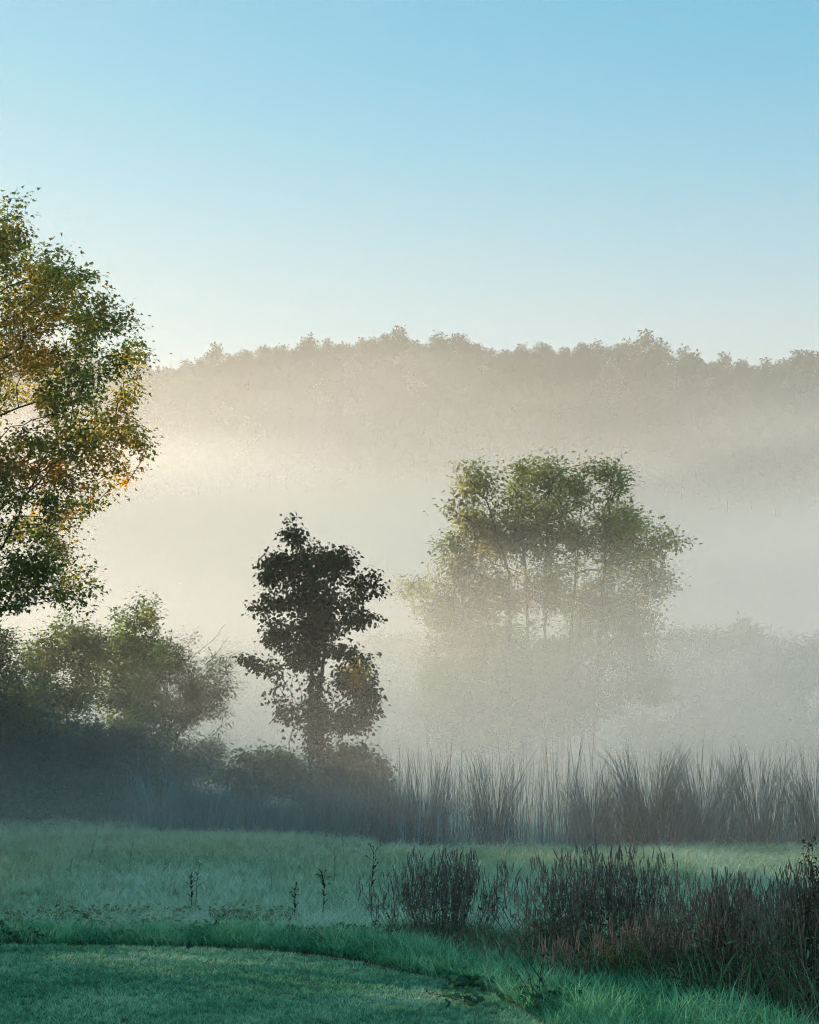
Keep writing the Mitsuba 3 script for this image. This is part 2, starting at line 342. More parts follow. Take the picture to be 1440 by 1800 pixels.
def foliage(N, par, r, thr, per, spread, size, kind, colour, rng, droop=.4, flat=.35, ntr=0, clumps=None, even=0.0):
    """Leaves on the thin part of a skeleton; colour(p) gives a colour per point."""
    idx = np.where((r < thr) & (np.arange(len(N)) >= ntr))[0]
    cnt = rng.poisson(per, len(idx)); k = np.repeat(idx, cnt); n = len(k)
    pa = np.where(par[k] >= 0, par[k], k); t = rng.random((n, 1))
    p = N[k] * t + N[pa] * (1 - t)
    off = rng.normal(0, spread, (n, 3)) * [1, 1, .7]
    p = p + off
    al = off * [1, 1, .5] / spread + rng.normal(0, .5, (n, 3)) - [0, 0, droop]
    nn = rng.normal(0, flat, (n, 3)) + [0, 0, 1]
    sz = size * rng.uniform(.6, 1.25, n)
    soft = None
    if clumps is not None:
        C = np.array([q[0] for q in clumps]); R = np.array([np.maximum(q[1], .3) for q in clumps]); best = np.full(n, 9e9); soft = np.zeros((n, 3))
        for q in range(len(C)):
            d = (p - C[q]) / R[q]; L = np.sum(d * d, 1); b = L < best; best[b] = L[b]; soft[b] = d[b]
        mid = C.mean(0); soft = unit(soft) * .7 + unit((p - mid) / (C.std(0) + .5)) * .5 + rng.normal(0, .05, (n, 3)) + [0, 0, .15]; ev = (even(p) if callable(even) else np.full(n, even))[:, None]; soft = soft * (1 - ev) + np.array([0, 0, 2.4]) * ev
    return leaves(p, al, nn, sz, kind, colour(p, rng), soft)
def palette(cols, scale, seed, jit=.18):
    cols = np.array(cols, float)
    def fn(p, rng):
        w = meshkit.fbm(p / scale, 3, seed) ; w = np.clip((w - .25) / .5 + rng.normal(0, .12, len(p)), 0, .999) * (len(cols) - 1)
        a = w.astype(int); t = (w - a)[:, None]
        return (cols[a] * (1 - t) + cols[np.minimum(a + 1, len(cols) - 1)] * t) * rng.uniform(1 - jit, 1 + jit, (len(p), 1))
    return fn
def clump_px(px, py, Y, rx, ry, rd=None):
    """Ellipsoid round a photo pixel at depth Y; rx, ry in photo pixels, rd in metres."""
    s = Y / F / math.cos(PITCH)
    return (P(px, py, Y), np.array([rx * s, (rd if rd else (rx + ry) * .5 * s), ry * s]))

# --- the autumn maple, left edge
def maple():
    r = RNG(101); key = tag('maple_tree', 'tall maple turning yellow and orange, rising past the left edge of the frame', 'tree'); Yd = 45.0
    base = P(-80, 1500, Yd); base[2] = gz(base[0], Yd) - .1
    top = P(-50, 420, Yd)
    cl = []
    for a in ((-40, 430, 80, 80), (20, 400, 45, 60), (60, 500, 70, 70), (120, 515, 60, 60), (205, 565, 50, 45), (180, 640, 70, 45), (60, 620, 90, 80),
              (150, 720, 85, 60), (215, 745, 30, 40), (175, 800, 60, 50), (80, 800, 90, 70), (120, 880, 55, 50), (40, 900, 80, 70), (90, 990, 60, 45),
              (20, 1010, 70, 60), (135, 1020, 25, 35), (-60, 560, 110, 110), (-120, 760, 150, 140), (-110, 960, 140, 110), (-260, 640, 120, 150), (-300, 860, 130, 140), (-180, 470, 90, 80), (5, 1070, 30, 40)):
        c, R = clump_px(a[0], a[1], Yd, a[2], a[3]); cl.append((c, R))
        c2 = c.copy(); c2[1] += r.uniform(1.5, 3.5); cl.append((c2, R * .9)); c3 = c.copy(); c3[1] -= r.uniform(1.2, 3); cl.append((c3, R * .85))
    att = in_clumps(cl, 2000, r)
    tr = [[base, base * .7 + top * .3 + [.2, 0, 0], base * .35 + top * .65 + [-.3, .1, 0], top]]
    N, par, ntr = skeleton(tr, att, r, step=.45, sag=-.02); rad = radii(N, par, .007, 2.4)
    build_wood(key, N, par, rad, ntr, .05)
    warm = palette([(.075, .13, .04), (.11, .18, .05), (.17, .23, .06), (.27, .28, .06), (.42, .38, .07), (.5, .27, .06)], 2.6, 7)
    gold = palette([(.3, .27, .06), (.42, .33, .08), (.5, .3, .08)], 1.2, 17); rust = palette([(.4, .25, .06), (.5, .2, .06)], 1., 18)
    spots = [(P(a, b, Yd), q, k) for a, b, q, k in ((30, 430, 1.3, gold), (-30, 520, 1.8, gold), (60, 630, 1.1, gold), (100, 560, .8, gold), (228, 715, .55, rust), (222, 750, .45, rust), (80, 835, .9, gold), (20, 800, .8, rust), (150, 1030, .35, rust), (120, 930, .5, gold))]
    def tone(p, g):
        col = warm(p, g)
        for q, rr, k in spots:
            w = np.exp(-np.sum(((p - q) / [rr, 2.5 * rr, rr]) ** 2, 1)) > g.uniform(.1, 1.1, len(p)); col[w] = k(p[w], g)
        return col
    v, f, c = foliage(N, par, rad, .013, 46, .19, .125, 'maple', tone, r, droop=.55, clumps=cl)
    part(key, 'leaves', (v, f), 'leaf_thin', color=c, kind='stuff')
maple()

# --- the dark vine-hung tree, centre
def vine_tree():
    r = RNG(102); key = tag('vine_tree', 'small dark tree hung with vines, silhouetted between the left shrubs and the reeds', 'tree'); Yd = 62.0
    base = P(548, 1440, Yd); base[2] = gz(base[0], Yd) - .1
    cl = [clump_px(*a[:2], Yd, *a[2:], rd) for a, rd in (((504, 912, 10, 20), .4), ((512, 940, 20, 20), .5), ((528, 958, 16, 14), .5), ((500, 975, 12, 10), .4), ((535, 990, 50, 28), 1.1), ((482, 985, 22, 16), .7), ((480, 1012, 24, 18), .8), ((590, 985, 38, 28), 1.1), ((607, 968, 12, 8), .4), ((555, 1042, 58, 40), 1.4),
          ((632, 1022, 24, 13), .6), ((660, 1012, 12, 8), .4), ((664, 1030, 8, 8), .3), ((478, 1055, 30, 14), .8), ((448, 1068, 16, 7), .4), ((470, 1085, 20, 10), .6), ((618, 1062, 26, 16), .8), ((630, 1090, 34, 10), .7), ((662, 1088, 12, 6), .3), ((500, 1112, 32, 24), 1), ((478, 1130, 16, 12), .5), ((560, 1100, 44, 34), 1.2), ((436, 1160, 20, 11), .5), ((462, 1172, 18, 9), .5), ((484, 1182, 14, 14), .5), ((520, 1150, 36, 24), 1),
          ((600, 1140, 30, 14), .9), ((640, 1148, 18, 10), .5), ((625, 1195, 36, 36), 1.1), ((655, 1215, 10, 22), .5), ((640, 1245, 18, 30), .8), ((610, 1262, 36, 26), .9), ((655, 1278, 10, 10), .4), ((566, 1270, 22, 40), .7), ((500, 1255, 14, 22), .6), ((480, 1225, 10, 14), .4), ((552, 1150, 17, 60), .4), ((556, 1250, 17, 60), .4), ((560, 1320, 22, 40), .5))]
    att = in_clumps(cl, 640, r)
    tr = [[base, P(546, 1250, Yd), P(552, 1080, Yd), P(540, 990, Yd), P(510, 905, Yd)], [base + [.3, .1, 0], P(566, 1330, Yd + .2), P(559, 1240, Yd + .3), P(570, 1150, Yd + .2), P(572, 1060, Yd + .1)]]
    N, par, ntr = skeleton(tr, att, r, step=.35, sag=.0); rad = radii(N, par, .008, 2.3, cap=.17); lowz = N[:ntr, 2] < 7; rad[:ntr][lowz] = np.maximum(rad[:ntr][lowz], .125 - .01 * N[:ntr, 2][lowz])
    build_wood(key, N, par, rad, ntr, .04, bsdf='twig_bark')
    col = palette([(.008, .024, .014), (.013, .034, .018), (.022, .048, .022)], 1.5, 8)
    gold = palette([(.5, .42, .05), (.75, .55, .06), (.8, .62, .08)], .8, 9)  # bright gold paints the patch of sun on the low right leaves
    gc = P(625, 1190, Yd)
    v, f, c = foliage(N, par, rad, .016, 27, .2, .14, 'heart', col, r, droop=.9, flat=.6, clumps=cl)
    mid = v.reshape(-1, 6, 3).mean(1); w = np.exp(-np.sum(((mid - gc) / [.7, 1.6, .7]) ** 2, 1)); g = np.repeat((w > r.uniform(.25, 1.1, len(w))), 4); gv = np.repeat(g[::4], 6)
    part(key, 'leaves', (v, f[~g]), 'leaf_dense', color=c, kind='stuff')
    part(key, 'sun_painted_leaves', (v, f[g]), 'leaf_thin', color=np.hstack([np.where(gv[:, None], np.repeat(gold(mid, r), 6, 0), c[:, :3]), c[:, 3:]]), kind='stuff', label='golden leaves low on the right side, sunlight painted into their colour')
    # hanging vines on the left side and along the trunk
    vs = []; lp = []
    for px0, py0, L in ((492, 1165, 90), (500, 1160, 130), (515, 1170, 150), (508, 1190, 120), (525, 1180, 140), (640, 1230, 120), (655, 1215, 130), (600, 1190, 160), (590, 1220, 120)):
        t = np.linspace(0, 1, 14)
        pts = np.array([P(px0 + 14 * math.sin(q * 5 + px0) + (548 - px0) * .25 * q * q, py0 + L * q, Yd + .5 * math.sin(q * 3 + px0)) for q in t])
        vs.append(tube(pts, .012, 3)); lp.append(pts[r.integers(0, 14, 26)] + r.normal(0, .12, (26, 3)))
    for m in vs: part(key, 'vine', m, 'bark')
    ti = r.uniform(0, 1, 900); q = np.array([base, P(546, 1250, Yd), P(552, 1080, Yd)]); ax = np.stack([np.interp(ti, [0, .5, 1], q[:, k]) for k in range(3)], 1)
    an = r.uniform(0, 6.28, 900); rr = r.uniform(.1, .42, 900) * (1.25 - .6 * ti); ip = ax + np.stack([np.cos(an) * rr + .1, np.sin(an) * rr, r.normal(0, .05, 900)], 1)
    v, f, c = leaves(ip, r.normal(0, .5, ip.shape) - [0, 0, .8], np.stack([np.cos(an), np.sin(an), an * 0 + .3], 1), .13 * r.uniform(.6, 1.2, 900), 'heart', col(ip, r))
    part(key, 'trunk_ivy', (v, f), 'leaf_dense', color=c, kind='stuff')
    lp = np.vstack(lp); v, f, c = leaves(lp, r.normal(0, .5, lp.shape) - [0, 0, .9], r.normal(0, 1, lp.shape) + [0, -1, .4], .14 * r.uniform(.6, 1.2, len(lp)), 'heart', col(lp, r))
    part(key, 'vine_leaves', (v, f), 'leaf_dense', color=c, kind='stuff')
vine_tree()

# --- the broad many-stemmed tree in the mist
def broad_tree():
    r = RNG(103); key = tag('broad_tree', 'broad tree with several upright trunks standing in the mist right of centre', 'tree'); Yd = 115.0
    cl = []
    for a in ((835, 850, 30, 40), (825, 920, 55, 60), (790, 965, 35, 18), (915, 855, 40, 45), (960, 850, 45, 40), (1020, 850, 40, 40), (1070, 860, 35, 40), (1100, 900, 50, 45), (880, 930, 70, 60), (980, 930, 80, 60), (1080, 960, 75, 60),
              (1150, 970, 38, 18), (1150, 1020, 42, 50), (810, 1010, 50, 50), (735, 1020, 35, 15), (770, 1060, 50, 35), (860, 1030, 60, 60), (960, 1040, 60, 70), (1060, 1060, 70, 60), (1130, 1090, 55, 40), (800, 1110, 65, 45),
              (880, 1130, 80, 50), (1000, 1140, 80, 50), (1090, 1140, 60, 40), (790, 1180, 60, 60), (860, 1220, 90, 60), (960, 1220, 90, 60), (800, 1260, 60, 60), (760, 1230, 40, 60), (880, 1280, 100, 50), (1020, 1230, 90, 60), (1110, 1200, 60, 50), (920, 1180, 100, 40)):
        c, R = clump_px(a[0], a[1], Yd, a[2], a[3]); R = np.maximum(R, .9)
        for dy in ((-6, -3, 1, 5) if a[1] > 1400 else r.uniform(-6, 6, 3)): cl.append((c + [r.normal(0, .4), dy, r.normal(0, .3)], R * r.uniform(.8, 1)))
    att = in_clumps(cl, 2600, r)
    tr = []
    for p0, p1, p2, dy in ((900, 895, 850, -1), (935, 925, 905, 1), (955, 960, 965, -.5), (985, 1012, 1025, .8), (1040, 1062, 1075, -1.2)):
        b = P(p0, 1368, Yd + dy); b[2] = gz(b[0], b[1]) - .1
        tr.append([b, P((p0 + p1) / 2, 1180, Yd + dy), P(p1, 1010, Yd + dy * 1.6), P(p2, 860, Yd + dy * 2)])
    N, par, ntr = skeleton(tr, att, r, step=.7, sag=-.02); rad = radii(N, par, .016, 2.4, cap=.24)
    build_wood(key, N, par, rad, ntr, .09, rmin=.012)
    col = palette([(.17, .2, .06), (.22, .26, .07), (.28, .31, .08), (.36, .36, .09), (.5, .42, .1)], 4, 10, .06)
    v, f, c = foliage(N, par, rad, .034, 36, .42, .29, 'diamond', col, r, droop=.3, clumps=cl, even=lambda p: .95 - .6 * sstep(9, 14, p[:, 2]))
    part(key, 'leaves', (v, f), 'leaf_thin', color=c, kind='stuff')
broad_tree()

# --- shrubs
def shrub(name, label, cat, clumps, Yd, base_px, natt, cols, size, per, seed, kind='diamond', bsdf='leaf_thin', spread=.16, step=.4, stems=5, tip=.006, thr=.014, group=None, rd=None, deep=True, rmin=.006, pal=1.6, skirt=True):
    r = RNG(seed); key = tag(numbered(name), label, cat, group); cl = []
    for a in clumps:
        c, R = clump_px(a[0], a[1], Yd, a[2], a[3], rd)
        cl.append((c, R))
        if deep: cl += [(c + [r.normal(0, .2), R[1] * .9, -.2], R * .85), (c + [r.normal(0, .2), -R[1] * .7, -.3], R * .8)]
    if skirt: cl += [(np.array([c[0], c[1], gz(c[0], c[1]) + q * max(c[2] - R[2] * .5, .2)]), R * [1, 1, .9]) for c, R in list(cl) for q in ((.15, .5) if c[2] > 2.5 else (.2,))]
    att = in_clumps(cl, natt, r); att[:, 2] = np.maximum(att[:, 2], ground_z(att[:, 0], att[:, 1]) + .1)
    tr = []
    for q in range(stems):
        b = P(base_px + r.normal(0, 14), 1400, Yd + r.normal(0, .3)); b[2] = gz(b[0], b[1]) - .05
        t = cl[r.integers(0, len(cl))][0]; m = b * .55 + t * .45; m[:2] = b[:2] * .7 + t[:2] * .3
        tr.append([b, b * .7 + m * .3 + [0, 0, .2], m])
    N, par, ntr = skeleton(tr, att, r, step=step, alpha=.25); rad = radii(N, par, tip, 2.3, cap=.09)
    trunks = [tube(N[ch], np.maximum(rad[ch], rmin), 5 if rad[ch].max() > .03 else 3) for ch in chains(N, par, rad) if len(ch) > 1]
    part(key, 'stems', join(trunks), 'twig_bark', kind='stuff')
    v, f, c = foliage(N, par, rad, thr, per * 8, spread, size, kind, palette(cols, pal * (3 if Yd > 100 else 1), seed + 1, .04 if Yd > 100 else .18), r, droop=.3, clumps=cl, even=.93 if Yd > 100 else 0.)
    part(key, 'leaves', (v, f), bsdf, color=c, kind='stuff')
    return key
G1 = [(.065, .13, .045), (.10, .18, .055), (.16, .23, .065), (.26, .28, .075)]
G2 = [(.035, .07, .032), (.05, .09, .038), (.08, .12, .045)]
shrub('shrub', 'rounded shrub with yellowed top at the far left below the maple', 'shrub', ((120, 1110, 55, 40), (80, 1150, 50, 50), (150, 1150, 50, 60), (110, 1210, 75, 50), (60, 1235, 70, 40)), 70, 110, 900, [(.1, .18, .05), (.17, .25, .07), (.34, .34, .1)], .17, 6, 201, spread=.22)
shrub('shrub', 'tall pale green shrub with a pointed top behind the arching shrub', 'shrub', ((250, 1070, 22, 32), (235, 1110, 45, 40), (215, 1160, 55, 50), (270, 1150, 40, 45), (230, 1220, 70, 50)), 72, 230, 800, [(.11, .2, .05), (.18, .28, .07), (.36, .38, .1)], .17, 6, 202, spread=.22)
shrub('shrub', 'arching grey-green shrub reaching right towards the vine tree', 'shrub', ((310, 1140, 35, 30), (330, 1180, 55, 35), (375, 1160, 30, 25), (390, 1205, 35, 20), (340, 1225, 60, 40), (300, 1250, 65, 35), (270, 1200, 45, 40), (375, 1240, 30, 20)), 66, 270, 900, G1[:3], .17, 6.5, 203, kind='narrow', spread=.2)
shrub('shrub', 'dark leafy shrub beneath the maple at the left edge', 'shrub', ((-20, 1130, 45, 60), (15, 1190, 50, 50), (-30, 1230, 70, 60), (40, 1260, 60, 40)), 64, 0, 700, G1[:3], .17, 6.5, 204, spread=.22)
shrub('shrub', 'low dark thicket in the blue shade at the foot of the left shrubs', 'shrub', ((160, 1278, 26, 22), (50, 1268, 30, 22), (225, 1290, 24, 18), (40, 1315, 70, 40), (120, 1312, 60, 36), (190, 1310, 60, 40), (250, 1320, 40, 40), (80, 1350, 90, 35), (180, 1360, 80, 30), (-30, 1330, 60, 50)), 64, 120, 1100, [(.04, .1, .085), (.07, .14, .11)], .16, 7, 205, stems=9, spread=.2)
shrub('shrub', 'low leafy shrub crowding the foot of the vine tree on its left', 'shrub', ((440, 1335, 40, 20), (475, 1318, 24, 18), (400, 1350, 30, 18), (500, 1345, 40, 20), (425, 1312, 14, 14), (520, 1325, 16, 20), (450, 1375, 60, 26), (520, 1370, 50, 26)), 59.5, 470, 620, G1[:3], .14, 5, 206, stems=9)
shrub('shrub', 'low leafy shrub at the foot of the vine tree on its right', 'shrub', ((620, 1330, 30, 18), (660, 1345, 22, 16), (590, 1350, 36, 18), (640, 1316, 14, 16), (600, 1322, 14, 18), (625, 1370, 60, 26), (570, 1375, 50, 26)), 60.5, 600, 520, G1[:3], .14, 5, 207, kind='heart', stems=9)
G5 = [(.09, .14, .06), (.11, .165, .065), (.14, .19, .07)]
FAR = 'misty shrubs across the field'
shrub('far_shrub', 'pale misty shrub seen just left of the vine tree', 'shrub', ((430, 1150, 45, 30), (400, 1190, 50, 50), (460, 1190, 50, 50), (430, 1240, 70, 50)), 150, 430, 500, G5, .4, 5, 208, spread=.45, step=1., tip=.02, thr=.045)
shrub('far_shrub', 'golden misty shrub between the vine tree and the broad tree', 'shrub', ((680, 1130, 35, 30), (720, 1150, 50, 40), (650, 1160, 40, 40), (690, 1220, 70, 60)), 145, 690, 600, G5, .4, 5, 209, spread=.45, step=1., tip=.02, thr=.045)
shrub('far_shrub', 'misty shrub bank just right of the broad tree', 'shrub', ((1190, 1130, 40, 35), (1240, 1125, 40, 30), (1210, 1190, 60, 50), (1140, 1190, 50, 50)), 132, 1195, 600, G5, .36, 5, 210, spread=.42, step=1., tip=.02, thr=.045)
shrub('far_shrub', 'misty shrub with tall thin shoots right of the shrub bank', 'shrub', ((1300, 1120, 45, 25), (1315, 1090, 10, 18), (1340, 1130, 45, 30), (1310, 1190, 70, 50)), 135, 1310, 600, G5, .36, 5, 211, spread=.42, step=1., tip=.02, thr=.045)
shrub('far_shrub', 'dim misty shrub at the right edge of the frame', 'shrub', ((1400, 1135, 45, 25), (1436, 1105, 14, 18), (1450, 1150, 50, 40), (1400, 1190, 70, 50), (1490, 1170, 60, 60)), 122, 1420, 600, G5, .36, 5, 212, spread=.42, step=1., tip=.02, thr=.045)

# --- off-frame tree belt on the left, towards the sun
def belt():
    r = RNG(104)
    for q, (x, y, h) in enumerate(((-26, 62, 10), (-28, 69, 10), (-30, 76, 10), (-32, 84, 8), (-35, 92, 8), (-37, 101, 8.5), (-25, 55, 11.5), (-23, 48, 11), (-22, 41, 11), (-20.5, 34, 11), (-20, 27, 10.5), (-19.5, 20, 10), (-19, 13, 10))):
        key = tag(numbered('belt_tree'), 'tree of the belt left of the frame, shading the meadow', 'tree', 'trees of the belt left of the frame')
        b = np.array([x, y, gz(x, y) - .1]); cl = []
        for k in range(9):
            a = r.uniform(0, 6.28); u = r.uniform(.1, 1)
            cl.append((b + [3.3 * math.cos(a) * (1.1 - .6 * u), 3.3 * math.sin(a) * (1.1 - .6 * u), h * (.12 + .78 * u)], np.array([2.0, 2.0, 1.9]) * r.uniform(.8, 1.15)))
        for k in range(5): cl.append((b + [r.uniform(-3, 3), r.uniform(-4.5, 4.5), .9], np.array([2.2, 2.6, 1.3])))
        att = in_clumps(cl, 640, r); att[:, 2] = np.maximum(att[:, 2], .05)
        N, par, ntr = skeleton([[b, b + [.2, 0, h * .4], b + [0, .1, h * .85]]], att, r, step=.8); rad = radii(N, par, .02, 2.4, cap=.3)
        build_wood(key, N, par, rad, ntr, .2, rmin=.012)
        v, f, c = foliage(N, par, rad, .09, 12, .5, .6, 'diamond', palette(G1, 3, 60 + q), r, clumps=cl)
        part(key, 'leaves', (v, f), 'leaf_thin', color=c, kind='stuff')
belt()

# --- wooded hill
def hill_proto(name, seed, h, w, cols, leaf):
    r = RNG(seed); cl = []
    for k in range(11):
        a = r.uniform(0, 6.28); u = r.random() ** .8
        rr = w * .5 * math.sqrt(max(.05, 1 - (u * 1.02) ** 2)) * r.uniform(.4, .95)
        cl.append((np.array([rr * math.cos(a), rr * math.sin(a), h * (.13 + .75 * u)]), np.array([w * .24, w * .24, h * .15]) * r.uniform(.75, 1.2)))
    n = 900; p = in_clumps(cl, n, r); mid = np.array([0, 0, h * .5])
    v, f, c = leaves(p, r.normal(0, 1, (n, 3)), r.normal(0, .6, (n, 3)) + [0, 0, 1], leaf * r.uniform(.6, 1.3, n), 'diamond', np.tile(np.array(cols, float)[1], (n, 1)), unit(unit((p - mid) / [w, w, h]) * .3 + [0, 0, .8]) * 6)
    tr = tube([[0, 0, -1.5], [.05, 0, h * .12], [.1, .1, h * .3]], [h * .018, h * .014, h * .008], 6)
    scene[name] = {'type': 'shapegroup', 'trunk': mikit.ply(tr, 'twig_bark', smooth=50), 'crown': fply((v, f), 'leaf_thin', color=c)}
G4 = [(.02, .05, .028), (.028, .065, .034), (.045, .085, .042)]
HP = [('wood_type_%d' % k, 300 + k, *a) for k, a in enumerate((
    (14, 10.5, G4, 1.0), (13, 10, G4, .95), (16, 9.5, G4, 1.0), (14, 11.5, [(.03, .06, .03), (.036, .074, .038)], 1.0), (12, 9, G4, .9), (15, 9.5, [(.09, .12, .045), (.09, .12, .05)], .95)))]
for a in HP: hill_proto(*a)
def hill_wood():
    r = RNG(105); pts = []
    for y in np.arange(395, 535, 5.2):
        hw = .27 * y + 15
        for x in np.arange(-hw, hw, 5.2):
            pts.append((x + r.uniform(-2.2, 2.2), y + r.uniform(-2.2, 2.2)))
    pts = np.array(pts); z = ground_z(pts[:, 0], pts[:, 1]); pts, z = pts[z > 52], z[z > 52]
    inview = np.abs(pts[:, 0]) < .245 * pts[:, 1]
    elev = (z + 10 - EYE) / pts[:, 1]
    score = np.where(inview & (pts[:, 1] < 512), elev, -1); order = np.argsort(-score)
    for rank, k in enumerate(order):
        ind = rank < 290
        g = HP[r.choice(6, p=[.27, .22, .2, .16, .11, .04])][0]
        key = numbered('hill_tree') if ind else numbered('hill_forest_') .replace('hill_forest_', 'hill_forest__', 1).replace('__000', '__')
        if not ind:
            key = f'hill_forest__{rank - 289:03d}'
        s = r.uniform(.42, .7) + .5 * float(meshkit.noise(np.array([pts[k, 0] / 16, pts[k, 1] / 16, 0.]), 77)) ** 2
        scene[key] = {'type': 'instance', 'group': {'type': 'ref', 'id': g}, 'to_world': T().translate([pts[k, 0], pts[k, 1], z[k]]).rotate([0, 0, 1], r.uniform(0, 360)).scale([s * r.uniform(.9, 1.15), s, s * r.uniform(.9, 1.1)])}
        if ind: tag(key, 'hazy broadleaved tree of the wood on the hilltop', 'tree', 'trees on the hilltop')
    tag('hill_forest', 'dense wood covering the misty hillside', 'forest', kind='stuff')
hill_wood()

# ------------------------------------------------------------------ reeds
def cattail_clump(label, px, Yd, wpx, hpx, n, seed, lean=0.0, width=.022, name='cattail_clump', cols=None, spread_d=.7, fan=True):
    r = RNG(seed); key = tag(numbered(name), label, 'cattails' if name.startswith('cat') else 'sedge'); s = Yd / F
    u = r.normal(0, .42, n); x = px_x(px, Yd) + u * wpx * s * (.62 if lean < .1 and fan else 1); y = Yd + r.normal(0, spread_d * .5, n)
    p = on_ground(x, y)
    h = hpx * (1.15 if fan else 1.05) * s * r.uniform(.5, 1.05, n) * np.exp(-.5 * (u / .9) ** 2)
    if fan: h *= np.where(r.random(n) < .1, 1.12, 1.)
    az = np.where(u < 0, np.pi, 0) + r.normal(0, .6, n) if fan else np.where(r.random(n) < .5 + .3 * np.sign(lean) * min(abs(lean) * 3, 1), 0, np.pi) + r.normal(0, .9, n)
    base = np.array(cols if cols else [.14, .21, .235])
    col = base * r.uniform(.6, 1.3, (n, 1)); dry = r.random(n) < .1; col[dry] = np.array([.2, .165, .11]) * r.uniform(.6, 1.2, (dry.sum(), 1))
    v, f, c = blades(p, h, width * r.uniform(.7, 1.3, n), r.uniform(0, .08, n) + abs(lean) + (.16 * np.abs(u) if fan else 0), r.uniform(0, .55, n) ** 1.3, col, r, seg=5, az=az)
    part(key, 'leaves', (v, f), 'grass_thin', color=c, kind='stuff')
    if fan and n > 150:
        for q in range(5):
            a = np.array([px_x(px, Yd) + r.normal(0, .4) * wpx * s * .7, Yd + r.normal(0, .3), 0]); a[2] = gz(a[0], a[1]); H = hpx * s * r.uniform(.62, .92); t = a + [r.normal(0, .15), r.normal(0, .1), H]
            pp = np.array([a, a * .5 + t * .5 + [.02, 0, 0], a * .08 + t * .92, t]); part(key, 'stem', tube(pp, [.007, .006, .005, .003], 4), 'stalk_matte', color=np.tile([.14, .17, .12], (16, 1)), smooth=True)
            e = unit(t - pp[1]); h0 = t - e * .42; part(key, 'seed_head', tube([h0, h0 + e * .015, h0 + e * .1, h0 + e * .19, h0 + e * .2], [.003, .013, .015, .013, .003], 6), 'stalk_matte', color=np.tile([.13, .085, .06], (30, 1)), smooth=True)
    return key
G3 = 'cattails'
for a in (('dense cattail clump with a slumped right side, tallest in the reed bed', 1130, 49.5, 90, 175, 420, 401, .06),
          ('slumped straw of the tall cattail clump, spilling right', 1165, 49.2, 100, 110, 460, 402, .12),
          ('leaning cattail clump right of the slumped one', 1225, 50.0, 80, 165, 260, 403, -.08),
          ('low mounded cattail clump left of the slumped one', 1035, 49.6, 70, 130, 380, 404, 0),
          ('upright cattail clump near the right edge', 1320, 50.3, 100, 165, 260, 405, .02),
          ('cattail clump cut by the right edge of the frame', 1420, 50.2, 90, 150, 300, 406, .0),
          ('narrow cattail clump behind the leftmost dried flower clump', 865, 50.4, 70, 150, 200, 407, .0),
          ('cattail clump just right of the vine tree', 745, 51.5, 70, 135, 220, 408, .05),
          ('small cattail clump at the left end of the reed bed', 290, 57.5, 80, 105, 230, 409, .0)):
    cattail_clump(*a)
def reed_bed():
    r = RNG(410); n = 3000
    y = r.uniform(49.5, 54.5, n); x = r.uniform(-.6, 15.5, n); q = r.random(n) < .2; y[q] = r.uniform(55, 60, q.sum()); x[q] = r.uniform(-9.5, -.4, q.sum())
    k = pnoise(x, y, 1.0, 61) > r.uniform(.2, .7, n); x, y = x[k], y[k]; m = len(x)
    h = 3.3 * r.random(m) ** .7 * (.75 + .5 * pnoise(x, y, 1.5, 62)); h[r.random(m) < .02] *= 1.2
    col = np.array([.14, .21, .235]) * r.uniform(.6, 1.3, (m, 1)); dry = r.random(m) < .12; col[dry] = np.array([.2, .165, .11]) * r.uniform(.6, 1.2, (dry.sum(), 1))
    return blades(on_ground(x, y), h, .02 * r.uniform(.7, 1.3, m), r.uniform(0, .12, m), r.uniform(0, .35, m) ** 1.4, col, r, seg=4)
v, f, c = reed_bed()
scene['reed_bed'] = fply((v, f), 'grass_thin', color=c); tag('reed_bed', 'thinner reeds standing between the cattail clumps', 'reeds', kind='stuff')
for a in (('dark sedge mound in front of the vine tree', 560, 56, 150, 95, 1700, 421, 0), ('dark sedge mound left of the vine tree', 400, 57, 120, 88, 1100, 422, 0), ('sedge mound running right from the vine tree into the reeds', 670, 54, 90, 95, 1300, 423, .05)):
    cattail_clump(*a, name='sedge_mound', width=.02, cols=[.09, .145, .165], spread_d=1.6, fan=False)

